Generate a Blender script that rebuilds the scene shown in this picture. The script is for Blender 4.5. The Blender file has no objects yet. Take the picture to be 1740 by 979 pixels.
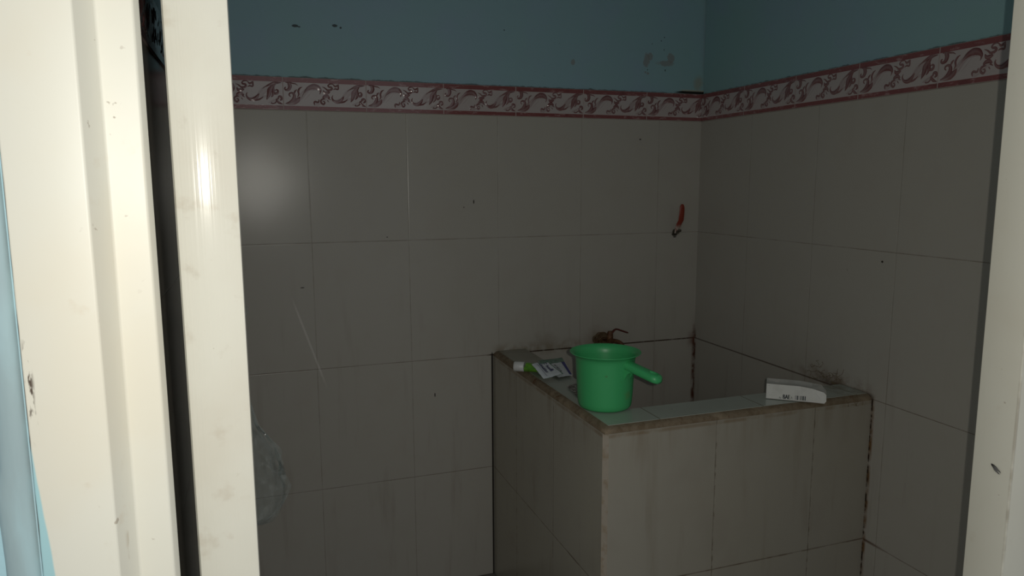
import bpy, bmesh, math, random
from mathutils import Vector, Matrix, noise
C = bpy.context.scene.collection
S = bpy.context.scene
random.seed(4)

# ------------------------------------------------------------------ camera, world, lights
CAM = Vector((-1.27972, -1.92516, 1.14047))
R_ = Vector((0.943170, -0.332288, -0.003939)); U_ = Vector((0.050954, 0.132894, 0.989820)); F_ = Vector((0.328382, 0.933768, -0.142272))
cd = bpy.data.cameras.new('camera'); cam = bpy.data.objects.new('camera', cd); C.objects.link(cam)
cd.sensor_width = 36; cd.lens = 1244.77/1740*36; cd.clip_start = .01
m = Matrix((R_, U_, -F_)).transposed().to_4x4(); m.translation = CAM
cam.matrix_world = m; S.camera = cam
S.view_settings.view_transform = 'Standard'; S.view_settings.look = 'None'
S.view_settings.exposure = 0; S.view_settings.gamma = 1; S.view_settings.use_curve_mapping = False
w = bpy.data.worlds.new('world'); S.world = w; w.use_nodes = True
w.node_tree.nodes['Background'].inputs[0].default_value = (.90, .96, 1, 1)
w.node_tree.nodes['Background'].inputs[1].default_value = .42
ld = bpy.data.lights.new('phone_flash', 'AREA'); ld.shape = 'DISK'; ld.size = .006; ld.energy = 2.95; ld.color = (1, .965, .875)
fl = bpy.data.objects.new('phone_flash', ld); C.objects.link(fl)
m2 = m.copy(); m2.translation = CAM + R_*.026 + U_*.008 + F_*.004; fl.matrix_world = m2

# ------------------------------------------------------------------ node helper
class N:
    def __init__(s, t, sock): s.t, s.s = t, sock
    def _m(s, op, *a):
        n = s.t.nodes.new('ShaderNodeMath'); n.operation = op
        for i, v in enumerate((s,)+a):
            if isinstance(v, N): s.t.links.new(v.s, n.inputs[i])
            else: n.inputs[i].default_value = v
        return N(s.t, n.outputs[0])
    def __add__(s, o): return s._m('ADD', o)
    def __sub__(s, o): return s._m('SUBTRACT', o)
    def __mul__(s, o): return s._m('MULTIPLY', o)
    def __truediv__(s, o): return s._m('DIVIDE', o)
    def max(s, o): return s._m('MAXIMUM', o)
    def min(s, o): return s._m('MINIMUM', o)
    def abs(s): return s._m('ABSOLUTE')
    def frac(s): return s._m('FRACT')
    def sin(s): return s._m('SINE')
    def pw(s, o): return s._m('POWER', o)
    def inv(s): return (s*-1)+1
    def ss(s, a, b, c=0., d=1.):
        n = s.t.nodes.new('ShaderNodeMapRange'); n.interpolation_type = 'SMOOTHSTEP'
        rev = a > b
        if rev: a, b, c, d = b, a, d, c
        s.t.links.new(s.s, n.inputs[0])
        for i, v in zip((1, 2, 3, 4), (a, b, c, d)): n.inputs[i].default_value = v
        return N(s.t, n.outputs[0])
class Mat:
    def __init__(s, name, col, rough=.5, spec=.5, metal=0.):
        s.m = bpy.data.materials.new(name); s.m.use_nodes = True; s.t = s.m.node_tree
        s.b = s.t.nodes['Principled BSDF']
        s.b.inputs['Roughness'].default_value = rough; s.b.inputs['Specular IOR Level'].default_value = spec
        s.b.inputs['Metallic'].default_value = metal
        g = s.t.nodes.new('ShaderNodeNewGeometry'); s.pos = g.outputs['Position']
        x = s.t.nodes.new('ShaderNodeSeparateXYZ'); s.t.links.new(s.pos, x.inputs[0])
        s.x, s.y, s.z = [N(s.t, x.outputs[i]) for i in range(3)]
        s.c = None; s.base(col)
    def base(s, col):
        n = s.t.nodes.new('ShaderNodeRGB'); n.outputs[0].default_value = (*col, 1); s.c = n.outputs[0]
        s.t.links.new(s.c, s.b.inputs['Base Color'])
    def noise(s, scale, detail=3, rough=.55, stretch=None, off=0):
        n = s.t.nodes.new('ShaderNodeTexNoise'); n.inputs['Scale'].default_value = scale
        n.inputs['Detail'].default_value = detail; n.inputs['Roughness'].default_value = rough
        mp = s.t.nodes.new('ShaderNodeMapping'); mp.inputs['Scale'].default_value = stretch or (1, 1, 1)
        mp.inputs['Location'].default_value = (off, off*.7, off*1.3)
        s.t.links.new(s.pos, mp.inputs[0]); s.t.links.new(mp.outputs[0], n.inputs['Vector'])
        return N(s.t, n.outputs['Fac'])
    def mix(s, fac, col, mode='MIX'):
        n = s.t.nodes.new('ShaderNodeMix'); n.data_type = 'RGBA'; n.blend_type = mode
        n.inputs[0].default_value = 1
        if isinstance(fac, N): s.t.links.new(fac.s, n.inputs[0])
        else: n.inputs[0].default_value = fac
        s.t.links.new(s.c, n.inputs[6])
        if isinstance(col, tuple): n.inputs[7].default_value = (*col, 1)
        else: s.t.links.new(col, n.inputs[7])
        s.c = n.outputs[2]; s.t.links.new(s.c, s.b.inputs['Base Color']); return s
    def rough(s, n): s.t.links.new(n.s, s.b.inputs['Roughness']); return s
    def bump(s, h, dist=.001, strength=1):
        n = s.t.nodes.new('ShaderNodeBump'); n.inputs['Distance'].default_value = dist; n.inputs['Strength'].default_value = strength
        s.t.links.new(h.s, n.inputs['Height']); s.t.links.new(n.outputs[0], s.b.inputs['Normal']); return s
    def blob(s, u, v, cu, cv, ru, rv, nz=None, amp=0., soft=.35):
        a = (u-cu)/ru; b = (v-cv)/rv
        d = (a*a+b*b).pw(.5)
        if nz: d = d+(nz-.5)*amp
        return d.ss(1, 1-soft)

# ------------------------------------------------------------------ mesh helpers
def obj(name, bm, mats, parent=None, smooth=False, label=None, loc=None):
    me = bpy.data.meshes.new(name)
    bm.normal_update(); bm.to_mesh(me); bm.free()
    for q in (mats if isinstance(mats, (list, tuple)) else [mats]): me.materials.append(q.m)
    if smooth is not False:
        for p in me.polygons: p.use_smooth = True
        if smooth is not True: me.set_sharp_from_angle(angle=smooth)
    o = bpy.data.objects.new(name, me); C.objects.link(o)
    if parent:
        o.parent = parent
        if parent.type == 'EMPTY': o.location = -Vector(parent.location); 
    if label: o['label'] = label
    return o
def thing(name, label, cat, loc, group=None):
    o = bpy.data.objects.new(name, None); C.objects.link(o); o.location = loc; o.empty_display_size = .05
    o['label'] = label; o['category'] = cat
    if group: o['group'] = group
    return o
def struct(name, bm, mats, label, cat, smooth=False):
    o = obj(name, bm, mats, None, smooth, label); o['category'] = cat; o['kind'] = 'structure'; return o
def box(bm, x0, x1, y0, y1, z0, z1, mi=0, bev=0):
    vs = [bm.verts.new((x, y, z)) for z in (z0, z1) for y in (y0, y1) for x in (x0, x1)]
    fs = []
    for f in ((0, 2, 3, 1), (4, 5, 7, 6), (0, 1, 5, 4), (2, 6, 7, 3), (0, 4, 6, 2), (1, 3, 7, 5)):
        fc = bm.faces.new([vs[i] for i in f]); fc.material_index = mi; fs.append(fc)
    if bev:
        es = list({e for f in fs for e in f.edges})
        bmesh.ops.bevel(bm, geom=es, offset=bev, segments=2, affect='EDGES', profile=.5)
    return vs
def prism(bm, pts, z0, z1, mats=None, axis='z'):
    n = len(pts)
    def P(a, b, c): return {'z': (a, b, c), 'x': (c, a, b), 'y': (a, c, b)}[axis]
    A = [bm.verts.new(P(a, b, z0)) for a, b in pts]; B = [bm.verts.new(P(a, b, z1)) for a, b in pts]
    for i in range(n):
        f = bm.faces.new((A[i], A[(i+1) % n], B[(i+1) % n], B[i]))
        if mats: f.material_index = mats[i]
    bm.faces.new(A[::-1]); bm.faces.new(B)
    bmesh.ops.recalc_face_normals(bm, faces=bm.faces)
def loft(bm, rings, cap=True, closed=True, mi=0):
    vr = [[bm.verts.new(p) for p in r] for r in rings]
    for a, b in zip(vr, vr[1:]):
        n = len(a)
        for i in range(n if closed else n-1):
            f = bm.faces.new((a[i], a[(i+1) % n], b[(i+1) % n], b[i])); f.material_index = mi
    if cap:
        bm.faces.new(vr[0][::-1]).material_index = mi; bm.faces.new(vr[-1]).material_index = mi
    return vr
def tube(bm, pts, rad, seg=12, flat=1., up=Vector((0, 0, 1))):
    pts = [Vector(p) for p in pts]
    if not isinstance(rad, (list, tuple)): rad = [rad]*len(pts)
    rings = []
    for i, p in enumerate(pts):
        t = (pts[min(i+1, len(pts)-1)]-pts[max(i-1, 0)]).normalized()
        s = t.cross(up)
        if s.length < .05: s = t.cross(Vector((1, 0, 0)))
        s.normalize(); v = s.cross(t).normalized()
        rings.append([p+s*math.cos(a)*rad[i]+v*math.sin(a)*rad[i]*flat for a in [2*math.pi*k/seg for k in range(seg)]])
    loft(bm, rings); bmesh.ops.recalc_face_normals(bm, faces=bm.faces)
def lathe(bm, prof, c, seg=48):
    rings = [[Vector(c)+Vector((r*math.cos(a), r*math.sin(a), z)) for a in [2*math.pi*k/seg for k in range(seg)]] for r, z in prof]
    loft(bm, rings); bmesh.ops.recalc_face_normals(bm, faces=bm.faces)
def smoothpts(pts, n=6):
    pts = [Vector(p) for p in pts]; out = []
    for i in range(len(pts)-1):
        p0 = pts[max(i-1, 0)]; p1 = pts[i]; p2 = pts[i+1]; p3 = pts[min(i+2, len(pts)-1)]
        for k in range(n):
            t = k/n
            out.append(.5*((2*p1)+(p2-p0)*t+(2*p0-5*p1+4*p2-p3)*t*t+(3*p1-p0-3*p2+p3)*t**3))
    out.append(pts[-1]); return out

# ------------------------------------------------------------------ wall materials
TH = .33; TOP = 4*TH; BH = .078
def tile_mat(name, ax, off, col=(.412, .388, .342), seed=0, extra=None, zoff=0.):
    M = Mat(name, col, .20, .20)
    u = {'x': M.x, 'y': M.y}[ax]
    n1 = M.noise(2.2, 3, off=seed); n2 = M.noise(14, 4, off=seed+3); n3 = M.noise(60, 3, off=seed+5)
    M.mix(n1.ss(.35, .7)*.22, (.40, .38, .35)); M.mix(n2.ss(.45, .75)*.12, (.36, .31, .25))
    du = (((u-off)/.25+.5).frac()-.5).abs()*.25
    dz = (((M.z-zoff)/TH+.5).frac()-.5).abs()*TH
    wob = (n3-.5)*.0008
    lu = (du+wob).ss(.0014, .0004); lz = (dz+wob).ss(.0014, .0004)
    low = M.z.ss(1.02, .55)
    M.mix(lu*(n2.ss(.3, .7)*.4+low*.1+.02), (.17, .145, .11)); M.mix(lz*(n2.ss(.25, .65)*.45+low*.2+.12), (.14, .105, .075))
    M.mix(n3.ss(.72, .8)*M.noise(9, 2, off=seed+9).ss(.58, .7)*.5, (.1, .085, .06))
    # run-off dirt low on the wall
    st = M.noise(26, 4, stretch=(1, 1, .12), off=seed+2)
    M.mix(st.ss(.55, .8)*low*.25, (.2, .16, .11))
    grid = ((M.x+M.y)*1570).sin()*(M.z*1570).sin()
    d = du.min(dz).ss(0, .0026)
    M.bump(d+grid*.07+n3*.06, .0004, .9)
    M.u = u; M.n1, M.n2, M.n3 = n1, n2, n3
    if extra: extra(M)
    return M
def ex_back(M):
    z, x = M.z, M.x
    nz = M.noise(30, 4, off=7)
    for cx, cz, rx, rz in ((-.712, 1.0895, .002, .006), (-.205, 1.264, .004, .0025), (-1.17, .877, .006, .0015), (-.95, 1.0, .002, .002), (-.74, 1.075, .0015, .002), (-.83, .56, .002, .007)):
        M.mix(M.blob(x, z, cx, cz, rx, rz, nz, .5)*.9, (.03, .025, .02))
    # grime along the tank where it meets the wall
    M.mix((z-.668).abs().ss(.03, .0)*nz.ss(.35, .62)*x.ss(-.67, -.64)*x.ss(-.2, -.5)*.5, (.17, .125, .06))
    M.mix((z-.66).abs().ss(.0028, .0008)*nz.ss(.3, .5)*x.ss(-.69, -.66), (.05, .028, .017))
    M.mix(M.blob(x, z, -.50, .69, .05, .03, nz, 1.6, .9)*.22, (.16, .11, .05))
    M.mix(M.blob(x, z, -.33, .68, .06, .05, nz, 1.2, .9)*.45, (.2, .13, .07))
    M.mix(x.ss(-.012, -.002)*z.ss(.74, .66)*nz.ss(.3, .6), (.09, .035, .018))
    M.mix(x.ss(-.035, -.002)*(z-.655).abs().ss(.04, 0)*nz.ss(.3, .7)*.8, (.12, .05, .03))
    M.mix((x+.663).abs().ss(.0035, .0015)*z.ss(.67, .66), (.02, .016, .012))
    # valve hole chips
    M.mix(M.blob(x, z, -.0838, .985, .010, .006, nz, 2.0), (.05, .045, .035))
    M.mix(M.blob(x, z, -.0815, .9765, .006, .002, nz, 1.5), (.04, .035, .03))
    # scratches
    d = ((x+1.155)+((z-.72)*.32)).abs()
    M.mix(d.ss(.004, .001)*z.ss(.60, .66)*z.ss(.86, .8)*.35, (.75, .72, .68))
def ex_right(M):
    z, y = M.z, M.y
    nz = M.noise(30, 4, off=11)
    M.mix(M.blob(y, z, -.703, .968, .0035, .003, nz, .4), (.03, .025, .02))
    M.mix((z-.664).abs().ss(.012, .001)*y.ss(-.715, -.69)*y.ss(-.5, -.62)*nz.ss(.25, .5), (.05, .025, .015))
    M.mix((z-.66).abs().ss(.003, .001)*y.ss(-.70, -.69)*.6, (.06, .035, .025))
    M.mix((z-.672).abs().ss(.035, .0)*y.ss(-.72, -.66)*y.ss(-.4, -.56)*nz.ss(.35, .7)*.7, (.15, .09, .05))
    M.mix((y+.703).abs().ss(.009, .002)*z.ss(.67, .655)*nz.ss(.25, .7), (.16, .085, .035))
    M.mix((y+.7015).abs().ss(.004, .0015)*z.ss(.67, .66)*M.noise(50, 3).ss(.42, .58), (.035, .02, .012))
    M.mix(y.ss(-.012, -.002)*z.ss(.70, .66)*nz.ss(.3, .6), (.11, .04, .02))
    M.mix((z-.33).abs().ss(.005, .001)*y.ss(-.70, -.705)*y.ss(-.78, -.71)*.8, (.1, .05, .03))
mt_back = tile_mat('tiles_back', 'x', -.142, seed=1, extra=ex_back)
mt_right = tile_mat('tiles_right', 'y', -.2382, seed=4, extra=ex_right)
mt_left = tile_mat('tiles_left', 'y', -.1, seed=9)
mt_front = tile_mat('tiles_front', 'x', -.1, seed=13)

def paint_mat(name, seed, extra=None, col=(.262, .408, .462)):
    M = Mat(name, col, .55, .3)
    n = M.noise(1.7, 3, off=seed); n2 = M.noise(6, 4, off=seed+2); n3 = M.noise(120, 3, off=seed)
    M.mix(n.ss(.38, .66)*.7, (.255, .43, .42)); M.mix(n2.ss(.45, .75)*.45, (.285, .37, .50))
    M.mix(n3.ss(.70, .78)*M.noise(5, 3, off=seed+4).ss(.5, .62)*.6, (.13, .16, .15))
    g = M.noise(40, 4, off=seed+1)
    M.mix((M.z-(g*.012)).ss(1.3965, 1.3935)*.7, (.035, .03, .02))
    M.bump(n2+n3*.15, .002, .6)
    if extra: extra(M)
    return M
def ex_paint(M):
    x, z = M.x, M.z
    nz = M.noise(45, 5, .7, off=3); n4 = M.noise(90, 4, off=8)
    grey = (.235, .235, .225)
    for cx, cz, rx, rz, a in ((-.187, 1.487, .012, .022, 1.6), (-.175, 1.500, .010, .012, 1.6), (-.125, 1.483, .032, .010, 1.4), (-.108, 1.497, .014, .016, 1.5), (-.418, 1.472, .008, .009, 1.2), (-.19, 1.455, .004, .004, 1.), (-.182, 1.452, .005, .004, 1.)):
        M.mix(M.blob(x, z, cx, cz, rx, rz, nz, a, .3)*.75, grey)
    for cx, cz, rx, rz in ((-1.159, 1.522, .009, .0035), (-1.150, 1.520, .004, .002), (-1.065, 1.528, .009, .0045), (-1.05, 1.524, .003, .003), (-.125, 1.463, .0018, .004), (-.183, 1.462, .002, .002), (-.13, 1.52, .0015, .004), (-.17, 1.535, .0015, .002), (-.62, 1.545, .002, .002), (-.13, 1.555, .002, .002), (-.14, 1.545, .002, .002)):
        M.mix(M.blob(x, z, cx, cz, rx, rz, n4, 1.2)*.9, (.03, .035, .035))
    M.mix(M.blob(x, z, -.012, 1.43, .02, .03, nz, 1.2, .7)*.6, (.30, .27, .19))
    th = x.ss(-.095, -.05, 0, .0045)
    M.mix(((z-1.4035).abs()-th).ss(.0006, -.0004)*x.ss(-.096, -.09), (.015, .013, .01))
    M.mix(((z-1.4085).abs()-th*.4).ss(.0008, 0)*x.ss(-.085, -.06)*.7, (.42, .40, .30))
mp_back = paint_mat('paint_back', 2, ex_paint)
mp_right = paint_mat('paint_right', 12)
mp_plain = paint_mat('paint_plain', 22)

# ------------------------------------------------------------------ room shell
XL, YF, YO, CH = -1.400, -1.265, -1.375, 2.60     # left wall, inner and outer face of the front wall, ceiling
prof = [(0, 0), (0, TOP+.02), (.005, TOP+.021), (.005, CH), (.12, CH), (.12, 0)]
mi = [0, 0, 1, 1, 1, 1]
bm = bmesh.new(); prism(bm, [(a, b) for a, b in prof], XL-.12, .12, mi, 'x')
struct('wall_back', bm, [mt_back, mp_back], 'back wall, off-white tiles below and stained blue-green paint above the red border', 'wall')
def ywall(name, x0, sgn, mats, label, ya=YO):
    bm = bmesh.new(); A = []; B = []
    for a, b in prof:
        A.append(bm.verts.new((x0+sgn*a, ya, b))); B.append(bm.verts.new((x0+sgn*a, -.0, b)))
    n = len(prof)
    for i in range(n):
        f = bm.faces.new((A[i], A[(i+1) % n], B[(i+1) % n], B[i])); f.material_index = mi[i]
    bm.faces.new(A); bm.faces.new(B[::-1]); bmesh.ops.recalc_face_normals(bm, faces=bm.faces)
    return struct(name, bm, mats, label, 'wall')
ywall('wall_right', 0, 1, [mt_right, mp_right], 'right wall beside the tank, off-white tiles with blue-green paint above')
ywall('wall_left', XL, -1, [mt_left, mp_plain], 'left wall glimpsed in the gap beside the door leaf, tiled below and painted above', YF)
OXL, OXR, OZ = -1.405, -.36, 2.06     # masonry opening
bm = bmesh.new()
def fbox(x0, x1, z0, z1):
    box(bm, x0, x1, YO+.004, YF, z0, z1)
fbox(-3.2, OXL, 0, 2.9); fbox(OXR, 1.2, 0, 2.9); fbox(OXL, OXR, OZ, 2.9)
mo = Mat('outer_blue_paint', (.42, .66, .74), .5, .35)
n = mo.noise(5, 4, stretch=(3, 1, .5)); n2 = mo.noise(25, 4)
mo.mix(n.ss(.35, .7)*.7, (.52, .68, .72)); mo.mix(n2.ss(.55, .75)*.4, (.40, .5, .52)); mo.bump(n2, .002, .6)
struct('wall_front', bm, mo, 'light blue painted outer wall at the left edge, beside the cream door frame', 'wall')

mc = Mat('ceiling_white', (.6, .6, .57), .8, .2); mc.mix(mc.noise(3).ss(.4, .7)*.3, (.45, .45, .42))
bm = bmesh.new(); box(bm, XL-.12, .12, YF, .12, CH, CH+.05)
struct('ceiling', bm, mc, 'plain pale ceiling over the washroom', 'ceiling')
mf = Mat('floor_tiles', (.16, .15, .135), .3, .5)
du = ((mf.x/.3+.5).frac()-.5).abs()*.3; dv = ((mf.y/.3+.5).frac()-.5).abs()*.3
mf.mix(mf.noise(8, 4).ss(.4, .7)*.5, (.10, .09, .075)); mf.mix(du.min(dv).ss(.004, .002), (.05, .045, .04))
bm = bmesh.new(); box(bm, -3.2, 1.2, -4.0, .12, -.08, 0)
struct('floor', bm, mf, 'dark dirty tiled floor at the foot of the back wall', 'floor')

# ------------------------------------------------------------------ border band
def stroke_col(M):
    a = M.t.nodes.new('ShaderNodeVertexColor'); a.layer_name = 'ink'
    s = M.t.nodes.new('ShaderNodeSeparateColor'); M.t.links.new(a.outputs[0], s.inputs[0])
    return N(M.t, s.outputs[0]), N(M.t, s.outputs[1])
mb = Mat('border_glaze', (.45, .39, .375), .13, .6)
ink, edge = stroke_col(mb)
q = mb.noise(18, 4, stretch=(1, 1, 2.5)); q2 = mb.noise(60, 4)
mb.mix(q.ss(.4, .7)*.35, (.42, .37, .37))
mb.mix((ink*(q2.ss(.2, .8)*.25+.8)).min(1.), (.17, .045, .045)); mb.mix(edge*.8, (.09, .022, .026))
mb.bump(q2, .0006, .5)
mr = Mat('border_red_band', (.215, .068, .066), .15, .6)
ql = mr.noise(34, 5, .7, stretch=(1, 1, 3)); mr.mix(ql.ss(.54, .66)*.75, (.40, .27, .26)); mr.mix(mr.noise(20, 3, off=4).ss(.55, .7)*.5, (.13, .04, .04))
mr.bump(ql, .0006, .6)
mg = Mat('border_grout', (.42, .34, .32), .8, .2)
# strokes traced on one tile: list of (points in tile pixels, widths, fade-in count)
ST = [
 ([(300, 525), (400, 430), (500, 320), (640, 250)], [10, 70, 60, 10], 9), ([(1060, 505), (1180, 420), (1270, 330), (1420, 245)], [10, 70, 70, 10], 9),
 ([(560, 300), (640, 270), (720, 300)], [20, 60, 10], 9), ([(1000, 480), (1100, 470), (1200, 470), (1300, 440)], [6, 40, 40, 10], 9),
 ([(860, 300), (900, 330), (960, 250)], [10, 40, 10], 9), ([(640, 560), (700, 540), (800, 470), (900, 430)], [10, 50, 50, 10], 9), ([(1300, 560), (1400, 540), (1500, 500)], [10, 50, 20], 9),
 ([(165, 162), (210, 160), (290, 180), (330, 188), (368, 215)], [10, 18, 16, 14, 3], 0),
 ([(222, 165), (236, 225), (218, 275), (182, 296), (152, 286), (150, 256), (170, 244)], [50, 50, 44, 30, 22, 18, 8], 0),
 ([(240, 412), (216, 386), (226, 356), (262, 346), (294, 366), (304, 410), (290, 455), (258, 492), (205, 520), (150, 532)], [10, 16, 20, 24, 36, 44, 52, 44, 26, 6], 0),
 ([(150, 542), (225, 537), (300, 515), (360, 470), (400, 415)], [4, 34, 60, 60, 4], 2),
 ([(352, 420), (378, 372), (372, 315), (402, 262), (444, 240)], [4, 20, 26, 20, 3], 0),
 ([(302, 360), (318, 318), (350, 286)], [10, 26, 4], 0),
 ([(420, 440), (470, 345), (540, 270), (630, 236), (700, 250), (745, 292), (752, 330), (736, 372)], [3, 14, 50, 76, 70, 40, 18, 4], 2),
 ([(782, 238), (830, 262), (870, 300), (915, 338)], [3, 16, 20, 4], 0),
 ([(800, 300), (820, 342), (865, 350), (918, 338)], [6, 36, 46, 6], 0),
 ([(870, 300), (925, 298), (952, 274), (935, 248), (905, 244), (888, 224), (908, 198), (950, 190), (985, 206)], [20, 26, 28, 26, 22, 20, 16, 14, 8], 0),
 ([(980, 204), (1010, 236), (1050, 220), (1072, 198)], [12, 24, 24, 6], 0),
 ([(1062, 210), (1060, 284), (1012, 276), (976, 292)], [20, 20, 20, 6], 0),
 ([(912, 436), (872, 406), (830, 404), (800, 424), (792, 452)], [8, 40, 40, 30, 6], 0),
 ([(830, 452), (775, 460), (752, 490), (764, 528), (795, 548), (818, 524), (808, 496), (782, 496)], [8, 22, 22, 24, 24, 20, 14, 5], 0),
 ([(866, 476), (888, 512)], [16, 4], 0), ([(880, 440), (925, 470)], [20, 6], 0),
 ([(722, 462), (704, 512), (655, 500), (636, 522), (642, 566)], [8, 24, 24, 24, 5], 0),
 ([(966, 388), (948, 430), (968, 478), (1020, 506), (1080, 498), (1130, 448), (1160, 405)], [5, 18, 26, 42, 54, 34, 4], 0),
 ([(1000, 500), (1090, 516), (1165, 502), (1225, 458)], [4, 22, 22, 4], 0),
 ([(1534, 224), (1470, 228), (1400, 236), (1330, 260), (1262, 292), (1215, 326)], [4, 24, 44, 26, 10, 3], 0),
 ([(1432, 240), (1380, 295), (1336, 350), (1316, 430), (1276, 512)], [14, 54, 66, 54, 4], 0),
 ([(1394, 290), (1398, 380), (1378, 440), (1352, 468)], [24, 44, 24, 4], 0),
 ([(1395, 385), (1430, 410), (1464, 396), (1472, 362), (1448, 344), (1420, 356)], [18, 30, 30, 26, 18, 6], 0),
 ([(1542, 588), (1484, 562), (1450, 524), (1446, 486)], [5, 34, 26, 8], 0),
 ([(1462, 505), (1484, 462), (1520, 466), (1526, 505), (1498, 522)], [10, 30, 32, 28, 10], 0),
 ([(1430, 500), (1436, 540), (1400, 574), (1352, 572), (1366, 548)], [8, 16, 14, 12, 4], 0),
 ([(470, 470), (540, 400), (610, 320)], [3, 8, 3], 9), ([(1120, 420), (1180, 340), (1260, 270)], [3, 8, 3], 9),
]
def tile_uv(x, y):
    t = y and 65+(x-115)*.045; b = 645+(x-115)*.024
    return (x-115)/1440*.2015, (b-y)/(b-t)*BH
def band(name, u0, bounds, umin, umax, place, label):
    """bounds: left u of each tile (tile width .2015); place(u, v, d) -> point, d is the height off the wall"""
    bm = bmesh.new(); lay = bm.loops.layers.float_color.new('ink')
    def quad(pts, mi, cols=None):
        f = bm.faces.new([bm.verts.new(p) for p in pts]); f.material_index = mi
        for i, l in enumerate(f.loops): l[lay] = (*(cols[i] if cols else (0, 0)), 0, 1)
        return f
    T = .0045
    for ub in bounds:
        a, b = ub+.0012, ub+.2015-.0012
        for v0, v1, mi in ((.0007, .0100, 1), (.0100, .0662, 0), (.0662, BH-.0007, 1)):
            quad([(a, v0, T), (b, v0, T), (b, v1, T), (a, v1, T)], mi)
        for pts, ws, fade in ST:
            sp = smoothpts([(*tile_uv(*q), 0) for q in pts], 4)
            n = len(sp); prev = None
            for i, pnt in enumerate(sp):
                k = i/4; j = min(int(k), len(ws)-1); j2 = min(j+1, len(ws)-1)
                wd = (ws[j]*(1-(k-j))+ws[j2]*(k-j))/1440*.2015*.5*1.3
                t = (sp[min(i+1, n-1)]-sp[max(i-1, 0)]).normalized(); s = Vector((-t.y, t.x, 0))
                ik = 1. if not fade else (min(1, k/fade*.9+.08) if fade < 9 else .26)
                lo, hi = (.00005, .00007) if fade == 9 else (.00012, .0007)
                L = Vector((pnt.x+ub, pnt.y, T+lo))+s*wd; Mi = Vector((pnt.x+ub, pnt.y, T+hi)); Rr = Vector((pnt.x+ub, pnt.y, T+lo))-s*wd
                cur = (L, Mi, Rr, ik)
                if prev:
                    pi = prev[3]
                    quad([prev[0], prev[1], cur[1], cur[0]], 0, [(pi, .7*pi), (pi*.75, .1*pi), (ik*.75, .1*ik), (ik, .7*ik)])
                    quad([prev[1], prev[2], cur[2], cur[1]], 0, [(pi*.75, .1*pi), (pi, .3*pi), (ik, .3*ik), (ik*.75, .1*ik)])
                prev = cur
    # grout backing slab
    box(bm, umin, umax, 0, BH, -.001, T-.0010, 2)
    for lim, nrm in ((umin, (-1, 0, 0)), (umax, (1, 0, 0))):
        bmesh.ops.bisect_plane(bm, geom=list(bm.verts)+list(bm.edges)+list(bm.faces), plane_co=(lim, 0, 0), plane_no=nrm, clear_outer=True)
    for v in bm.verts: v.co = place(*v.co)
    bmesh.ops.recalc_face_normals(bm, faces=bm.faces)
    # thin ribbons may come out facing the wall: turn every face the same way
    ref = (Vector(place(0, 0, 1))-Vector(place(0, 0, 0))).normalized()
    bm.normal_update()
    for f in bm.faces:
        if f.normal.dot(ref) < -.3: f.normal_flip()
    return struct(name, bm, [mb, mr, mg], label, 'tile border')
band('trim_1', 0, [-.1877-.2015*k for k in range(7)], XL+.0045, 0, lambda u, v, d: (u, -d+.001, TOP+v), 'maroon scroll-patterned tile border along the back wall')
band('trim_2', 0, [.2058-.2015+.2015*k for k in range(7)], 0.004, 1.26, lambda u, v, d: (-d+.001, -u, TOP+v), 'maroon scroll-patterned tile border along the right wall')

band('trim_7', 0, [.2015*k for k in range(6)], 0, 1.26, lambda u, v, d: (XL+d-.001, -1.262+u, TOP+v), 'maroon scroll-patterned tile border along the left wall, behind the door leaf')

# ------------------------------------------------------------------ door frame (both jambs, same section depth)
pv = Mat('cream_pvc_dimmed', (.69, .665, .565), .42, .5)  # darker copy of the left upright's cream, dimmer light put into the colour
n = pv.noise(7, 4, off=2); n2 = pv.noise(40, 4); n3 = pv.noise(130, 2)
pv.mix(n.ss(.42, .75)*.30, (.60, .54, .42)); pv.mix(n2.ss(.62, .78)*.22, (.50, .42, .30)); pv.mix(n3.ss(.74, .79)*pv.noise(12, 2).ss(.55, .65)*.7, (.25, .17, .1))
pv.mix((pv.x+.4957).abs().ss(.003, .0012)*(pv.y+1.3747).abs().ss(.003, .001)*pv.noise(30, 3).ss(.35, .65)*.45, (.20, .14, .08)); pv.bump(n2, .0005, .25)
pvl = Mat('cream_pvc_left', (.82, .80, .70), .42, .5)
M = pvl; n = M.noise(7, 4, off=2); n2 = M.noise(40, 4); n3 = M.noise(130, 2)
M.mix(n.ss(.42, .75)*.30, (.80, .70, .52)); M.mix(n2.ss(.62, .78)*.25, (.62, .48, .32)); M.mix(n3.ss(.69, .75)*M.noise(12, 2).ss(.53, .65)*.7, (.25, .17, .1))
# blue paint smeared over the left margin, dirt in the seam
nw = M.noise(22, 3, stretch=(1, 1, .6))
lim = M.z.ss(.99, .86, -.4285, -.421)
M.mix((M.x+1-lim-(nw-.5)*.003).ss(.0007, -.0007)*M.z.ss(1.02, .97), (.42, .68, .72))
M.mix((M.x+1.4285+(nw-.5)*.004).abs().ss(.0013, .0003)*M.noise(60, 3, stretch=(1, 1, .3)).ss(.35, .5)*M.z.ss(1.18, 1.1), (.10, .07, .05))
M.mix((M.x+1.4245+(nw-.5)*.01).abs().ss(.003, .0005)*M.noise(160, 3, stretch=(1, 1, .35)).ss(.52, .6)*(M.z-1.005).abs().ss(.04, .02), (.10, .07, .05))
M.mix((M.x+1.3765+(nw-.5)*.003).abs().ss(.0022, 0)*M.z.ss(.96, .9)*M.noise(160, 2, stretch=(1, 1, .3)).ss(.55, .7)*.4, (.45, .34, .22))
M.bump(n2, .0005, .25)
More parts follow.
